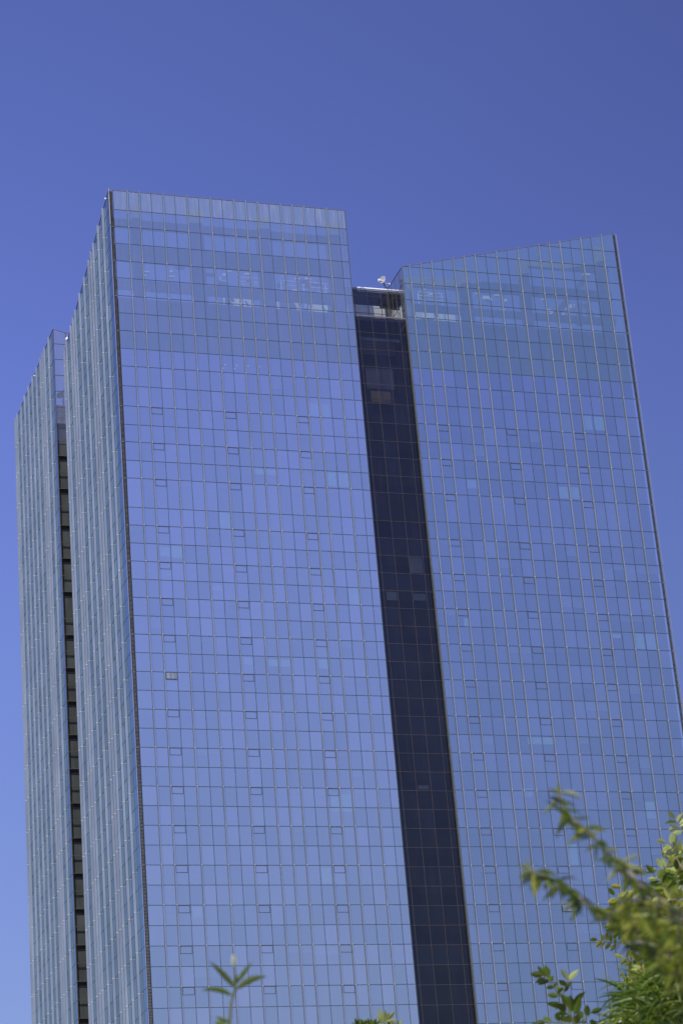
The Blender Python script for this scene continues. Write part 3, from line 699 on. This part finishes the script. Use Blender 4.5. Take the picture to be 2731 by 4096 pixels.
# 1. blurred young shoot at the lower left
D1 = 6.5
top = at(938, 3925, D1); st = [at(939, 3865, D1), at(942, 3920, D1), at(940, 3960, D1), at(925, 4010, D1), at(918, 4096, D1), at(912, 4220, D1)]
t1 = root('young_shoot', st[-1], 'thin blurred shoot with a few narrow leaves and one pale bud', 'plant')
mb = MB(); a_, r_ = trunk_down(st[-1], .0028, .006); mb.tube(st+a_[1:], [.0018, .0028, .0034, .0038, .004, .004]+r_[1:], 7); mb.build('stem', M['stem'], t1)
for (bx, by, ex, ey, wd, dr, ty) in ((944, 3955, 850, 3845, 13, .35, 0), (944, 3960, 1055, 3885, 15, .9, 0), (932, 3985, 815, 3940, 12, 1.0, 1), (945, 3935, 1000, 3850, 11, .3, 1), (938, 3950, 946, 3900, 9, .1, 0),
                                 (925, 4095, 865, 4068, 10, .2, 1), (900, 4110, 862, 4085, 13, .3, 2)):
    mb = MB(); k = D1/FPX
    v = Vector((ex-bx, ey-by)); L_ = v.length*k*1.06
    dv = scr(0, 0, 0, v.x, v.y - (abs(v.x)*.28 if dr > .5 else abs(v.x)*.08), 0.0)
    leaf(mb, at(bx, by, D1), dv, L_, wd*k*1.75, dr, .25, .3 if v.x > 0 else -.3, n=9, shape='lance', a=(.9, .55, 1)[ty])
    mb.build('leaf', M['leaf_dusky'] if ty == 0 else M['leaf_green'], t1)
mb = MB()
for q in range(4): leaf(mb, at(936, 3868, D1), scr(0, 0, 0, -.15+.12*q, -1, .3-.2*q), 52*D1/FPX, 17*D1/FPX, .1, .7, q*1.2, n=6)
mb.build('bud', M['petal'], t1)

# 2. pale shoot tips peeping over the bottom edge, middle
D2 = 15.0; k2 = D2/FPX
b0 = at(1535, 4120, D2)
t2 = root('leafy_shrub', b0, 'shrub whose pale yellow green shoot tips just rise over the middle of the bottom edge', 'plant')
mL = MB(); mS = MB()
tips = [(1535, 4092, 1)] + [(x, y, 0) for x, y in ((1432, 4108), (1452, 4106), (1478, 4104), (1498, 4112), (1562, 4110), (1415, 4125), (1590, 4118))]
for (x, y, big) in tips:
    b = at(x, y, D2 + random.uniform(-.15, .15)); mS.tube([b, at((x+1525)/2, y+120, D2), at(1525, y+420, D2)], [.0035, .006, .009], 6)
    if big:
        for (ex, ey, w_) in ((1514, 4032, 15), (1538, 4043, 19), (1575, 4045, 17), (1508, 4058, 14), (1584, 4076, 14), (1556, 4052, 14), (1520, 4070, 16), (1508, 4080, 12)):
            leaf(mL, at(x, y, D2), scr(0, 0, 0, ex-x, ey-y, random.uniform(-.3, .3)), math.hypot(ex-x, ey-y)*k2*1.05, w_*k2*1.3, .15, .35, random.uniform(-.5, .5), mi=0, n=6)
    else:
        for q in range(7): leaf(mL, b, scr(0, 0, 0, random.uniform(-.7, .7), -1, random.uniform(-.6, .6)), random.uniform(26, 42)*k2, 13*k2, .2, .4, random.uniform(-.8, .8), mi=1 if random.random() < .65 else 0, n=5)
a_, r_ = trunk_down(at(1525, 4500, D2), .010, .03); mS.tube(a_, r_, 7)
mL.build('foliage', [M['leaf_pale'], M['leaf_green']], t2); mS.build('stem', M['stem'], t2)

# 3. compound-leaved shrub at the lower right
D3 = 14.0; k3 = D3/FPX
t3 = root('compound_leaf_shrub', at(2290, 4200, D3), 'dark green shrub with feathered oval leaflets below the drooping branches', 'plant')
mL = MB(); mS = MB()
main = [at(2310, 4300, D3), at(2296, 4096, D3), at(2265, 4020, D3), at(2235, 3965, D3), at(2205, 3925, D3)]
mS.tube(main, [.012, .008, .006, .004, .003], 6)
def lf(x, y, ang, L_=46, W_=20, mi=1, dz=None, roll=None):
    a = math.radians(ang); leaf(mL, at(x, y, D3), scr(0, 0, 0, math.cos(a), -math.sin(a), random.uniform(-.35, .35) if dz is None else dz), L_*k3*1.12, W_*k3*1.45, random.uniform(.1, .4), random.uniform(.15, .45), random.uniform(-.6, .6) if roll is None else roll, mi=mi, n=6)
for (x, y, an, L_, W_, mi) in (
    (2180, 3906, 125, 46, 16, 1), (2172, 3900, 170, 52, 20, 2), (2190, 3912, 100, 46, 24, 1), (2178, 3914, 200, 36, 18, 2), (2196, 3922, 190, 46, 17, 2), (2198, 3926, 65, 24, 18, 1),
    (2214, 3950, 178, 28, 15, 2), (2214, 3952, 60, 24, 14, 1), (2232, 3978, 60, 26, 15, 2), (2232, 3985, 165, 40, 18, 1), (2236, 3976, -35, 24, 12, 2),
    (2270, 3922, 120, 50, 20, 0), (2270, 3922, 48, 54, 17, 0), (2264, 3944, 140, 40, 18, 2), (2262, 3946, 45, 28, 11, 2), (2256, 3958, 160, 30, 15, 1), (2254, 3968, 50, 30, 11, 2),
    (2250, 4030, 160, 62, 20, 1), (2255, 4022, 195, 42, 16, 0), (2282, 4035, 120, 60, 26, 1), (2290, 4020, 50, 64, 24, 1), (2285, 4048, 95, 60, 28, 2), (2262, 4045, 135, 46, 24, 2), (2272, 4055, 180, 50, 18, 1), (2296, 4060, 75, 70, 26, 1),
    (2205, 4088, 150, 36, 20, 1), (2236, 4086, 120, 30, 20, 1), (2258, 4090, 110, 30, 20, 1), (2180, 4082, 205, 56, 22, 2), (2276, 4092, 100, 30, 22, 2), (2305, 4096, 95, 34, 24, 2),
    (2330, 4074, 125, 34, 22, 2), (2342, 4064, 85, 42, 22, 1), (2360, 4052, 28, 48, 17, 1), (2322, 4090, 20, 22, 12, 2), (2372, 4110, 100, 34, 24, 1), (2396, 4110, 55, 36, 22, 2), (2150, 4120, 120, 34, 18, 1)):
    lf(x, y, an, L_, W_, mi)
for br in ([(2235, 3985), (2215, 3952), (2190, 3918), (2160, 3895)], [(2245, 3990), (2258, 3950), (2270, 3918)], [(2296, 4096), (2230, 4090), (2170, 4086)], [(2296, 4110), (2330, 4080), (2362, 4052)]):
    mS.tube([at(x, y, D3) for x, y in br], [.004-.0007*i for i in range(len(br))], 5)
a_, r_ = trunk_down(main[0], .012, .03); mS.tube(a_, r_, 7)
mL.build('foliage', [M['leaf_pale'], M['leaf_green'], M['leaf_dusky']], t3); mS.build('stem', M['stem'], t3)

# 4. tree with pale new leaflets at the right edge
D4 = 16.0; k4 = D4/FPX
t4 = root('leafy_tree', at(2850, 4300, D4), 'leafy tree with pale yellow green feathered leaflets against the right edge', 'tree')
mL = MB(); mS = MB()
limb = [at(2900, 4300, D4), at(2840, 3950, D4), at(2790, 3650, D4), at(2760, 3450, D4), at(2745, 3330, D4)]
mS.tube(limb, [.05, .035, .022, .012, .005], 8)
for (x, y, ang, L_, pr, mi) in ((2745, 3420, 140, 95, 4, 0), (2735, 3340, 118, 70, 3, 0), (2740, 3480, 170, 105, 4, 0), (2745, 3530, 195, 110, 5, 0), (2760, 3400, 60, 100, 4, 1), (2740, 3560, 170, 80, 3, 1),
                              (2750, 3440, 150, 60, 3, 1), (2735, 3520, 120, 70, 3, 1), (2760, 3600, 175, 110, 4, 1), (2750, 3500, 130, 80, 3, 0), (2760, 3650, 200, 120, 5, 1), (2740, 3700, 190, 90, 4, 0),
                              (2600, 3590, 150, 110, 4, 1), (2620, 3650, 175, 120, 5, 1), (2560, 3680, 150, 110, 4, 1), (2500, 3640, 120, 70, 3, 1), (2640, 3620, 105, 90, 4, 2), (2690, 3600, 120, 110, 4, 2),
                              (2680, 3720, 170, 100, 4, 0), (2700, 3660, 150, 100, 4, 1), (2640, 3740, 160, 100, 4, 1), (2720, 3760, 140, 100, 4, 0), (2560, 3720, 165, 90, 4, 2), (2700, 3800, 160, 120, 4, 1),
                              (2710, 3560, 95, 70, 3, 2), (2690, 3680, 80, 70, 3, 1), (2730, 3800, 100, 100, 4, 1), (2640, 3800, 140, 100, 4, 2), (2690, 3880, 130, 100, 4, 2), (2735, 3900, 150, 100, 4, 1)):
    a = math.radians(ang); b = at(x, y, D4 + random.uniform(-.5, .5))
    pinnate(mL, mS, b, scr(0, 0, 0, math.cos(a), -math.sin(a), random.uniform(-.3, .3)), L_*k4*1.1, pr, 48*k4, 24*k4, .5, mi)
for q in range(95):
    x = random.uniform(2470, 2790); y = random.uniform(3480, 4000)
    if y < 3600 + max(0, 2640-x)*.55 or (x < 2560 and y > 3800): 
        if x < 2690: continue
    a = math.radians(random.uniform(70, 200)); pinnate(mL, mS, at(x, y, D4+random.uniform(-.2, 1.2)), scr(0, 0, 0, math.cos(a), -math.sin(a), random.uniform(-.5, .5)), random.uniform(80, 120)*k4, 4, 42*k4, 21*k4, .5, random.choice([0, 1, 1, 2, 2]))
for br in ([(2800, 3700), (2720, 3680), (2620, 3660), (2500, 3640)], [(2790, 3650), (2745, 3560), (2700, 3560)], [(2830, 3880), (2740, 3800), (2640, 3760)], [(2790, 3650), (2740, 3500), (2700, 3430)]):
    mS.tube([at(x, y, D4) for x, y in br], [.014, .009, .006, .003][:len(br)], 6)
a_, r_ = trunk_down(limb[0], .05, .09); mS.tube(a_, r_, 9)
mL.build('crown', [M['leaf_pale'], M['leaf_yellow'], M['leaf_green']], t4); mS.build('trunk', M['bark'], t4)

# 5. strappy-leaved clump at the bottom right corner
D5 = 13.0; k5 = D5/FPX
t5 = root('strappy_plant', at(2660, 4300, D5), 'clump of long arching strap leaves filling the bottom right corner', 'plant')
mL = MB(); mS = MB()
def strap(x, y, ang, L_, W_, droop, mi=0):
    a = math.radians(ang)
    leaf(mL, at(x, y, D5+random.uniform(-.25, .25)), scr(0, 0, 0, math.cos(a), -math.sin(a), random.uniform(-.35, .35)), L_*k5, W_*k5, droop, .45, random.uniform(-.5, .5), mi=mi, n=12, shape='strap')
for q in range(560):
    x = random.uniform(2530, 2790); y = random.uniform(3860, 4240)
    if y < 3930 + (2640-x)*.95: continue
    left = random.random() < .72
    ang = random.uniform(120, 185) if left else random.uniform(40, 110)
    strap(x, y, ang, random.uniform(110, 240), random.uniform(11, 20), random.uniform(.8, 2.2), 0 if random.random() < .86 else 1)
for (x, y, an, L_, W_, dr) in ((2640, 3990, 150, 230, 12, 1.6), (2600, 3960, 118, 160, 11, 1.5), (2620, 3940, 140, 170, 12, .9), (2560, 4040, 135, 170, 11, 1.8), (2560, 4060, 118, 240, 8, 1.2), (2520, 4100, 105, 190, 8, .9),
                              (2580, 4090, 120, 330, 5, 1.3), (2540, 4120, 100, 330, 4, .8), (2660, 3920, 125, 150, 13, 1.0), (2640, 3900, 110, 130, 13, .9), (2680, 4000, 130, 240, 13, 1.8), (2500, 4130, 92, 180, 7, .7), (2600, 4020, 155, 190, 12, 1.1),
                              (2560, 3990, 80, 150, 9, .9), (2610, 4010, 95, 190, 10, 1.0)):
    strap(x, y, an, L_, W_, dr)
for x, y in ((2600, 4050), (2660, 3990), (2720, 3950), (2560, 4120), (2770, 4000)):
    p, r_ = trunk_down(at(x, y+60, D5), .02, .035); mS.tube(p, r_, 7)
mL.build('strap_leaves', [M['blade'], M['leaf_pale']], t5); mS.build('stem', M['stem'], t5)

# 6. near, out-of-focus tree whose drooping branches reach in from the right
D6 = 5.4; k6 = D6/FPX
t6 = root('drooping_tree', at(2950, 4300, D6), 'out of focus drooping branches with narrow hanging leaves and knobbly pinkish stems', 'tree')
mL = MB(); mS = MB()
br1 = [(2235, 3170), (2258, 3258), (2330, 3310), (2405, 3385), (2480, 3460), (2560, 3540), (2640, 3600), (2780, 3680), (2950, 3820)]
br2 = [(2112, 3475), (2190, 3512), (2260, 3550), (2320, 3600), (2400, 3650), (2480, 3710), (2570, 3770), (2680, 3830), (2820, 3880), (2950, 3960)]
def lerp(path, t):
    f = t*(len(path)-1); i = min(int(f), len(path)-2); u = f-i
    return (path[i][0]*(1-u)+path[i+1][0]*u, path[i][1]*(1-u)+path[i+1][1]*u)
for path, nl in ((br1, 104), (br2, 130)):
    pts = []; rad = []
    for i in range(41):
        x, y = lerp(path, i/40); pts.append(at(x+random.gauss(0, 2), y+random.gauss(0, 2), D6)); rad.append((2.0+4*(i/40)+(6.0 if i % 5 == 3 and i > 3 else 0))*k6)
    mS.tube(pts, rad, 7)
    for q in range(nl):
        t = random.random()**.85
        x, y = lerp(path, t); fine = 1-t
        an = random.choice([random.uniform(190, 260), random.uniform(250, 330), random.uniform(250, 320), random.uniform(-25, 40), random.uniform(120, 180)])
        a = math.radians(an); L_ = random.uniform(50, 110)
        leaf(mL, at(x, y, D6+random.uniform(-.12, .12)), scr(0, 0, 0, math.cos(a), -math.sin(a), random.uniform(-.4, .4)), L_*k6, random.uniform(12, 20)*k6, random.uniform(.4, 1.4), .35, random.uniform(-.8, .8), mi=random.choice([0, 0, 1, 2]), n=6, shape='lance')
# side twigs that thicken the crown towards the right
for q in range(58):
    x, y = random.uniform(2480, 2800), 0
    y = 3620 + (x-2480)*.60 + random.uniform(-110, 190)*(.45+.55*(x-2480)/300)
    for w in range(7):
        a = math.radians(random.uniform(150, 380)); L_ = random.uniform(45, 90)
        leaf(mL, at(x+random.gauss(0, 12), y+random.gauss(0, 12), D6+random.uniform(-.2, .5)), scr(0, 0, 0, math.cos(a), -math.sin(a), random.uniform(-.4, .4)), L_*k6, random.uniform(13, 22)*k6, random.uniform(.3, 1.2), .35, random.uniform(-.9, .9), mi=random.choice([0, 1, 1, 2]), n=6, shape='lance')
    mS.tube([at(x-20, y+10, D6), at(x+60, y-5, D6+.1), at(x+200, y+60, D6+.2)], [1.5*k6, 3*k6, 5*k6], 5)
for (x, y) in ((2235, 3170), (2112, 3475)):
    for an in (140, 95, 235):
        a = math.radians(an); leaf(mL, at(x, y+10, D6), scr(0, 0, 0, math.cos(a), -math.sin(a), .1), 52*k6, 13*k6, .3, .4, .3, mi=1, n=6, shape='lance')
mS.tube([at(2950, 3820, D6), at(2990, 4050, D6+.05), at(3010, 4300, D6+.1)], [9*k6, 16*k6, 26*k6], 8)
a_, r_ = trunk_down(at(3010, 4300, D6+.1), 26*k6, .05); mS.tube(a_, r_, 9)
mL.build('crown', [M['leaf_dusky'], M['leaf_yellow'], M['leaf_green']], t6); mS.build('trunk', M['bark'], t6)
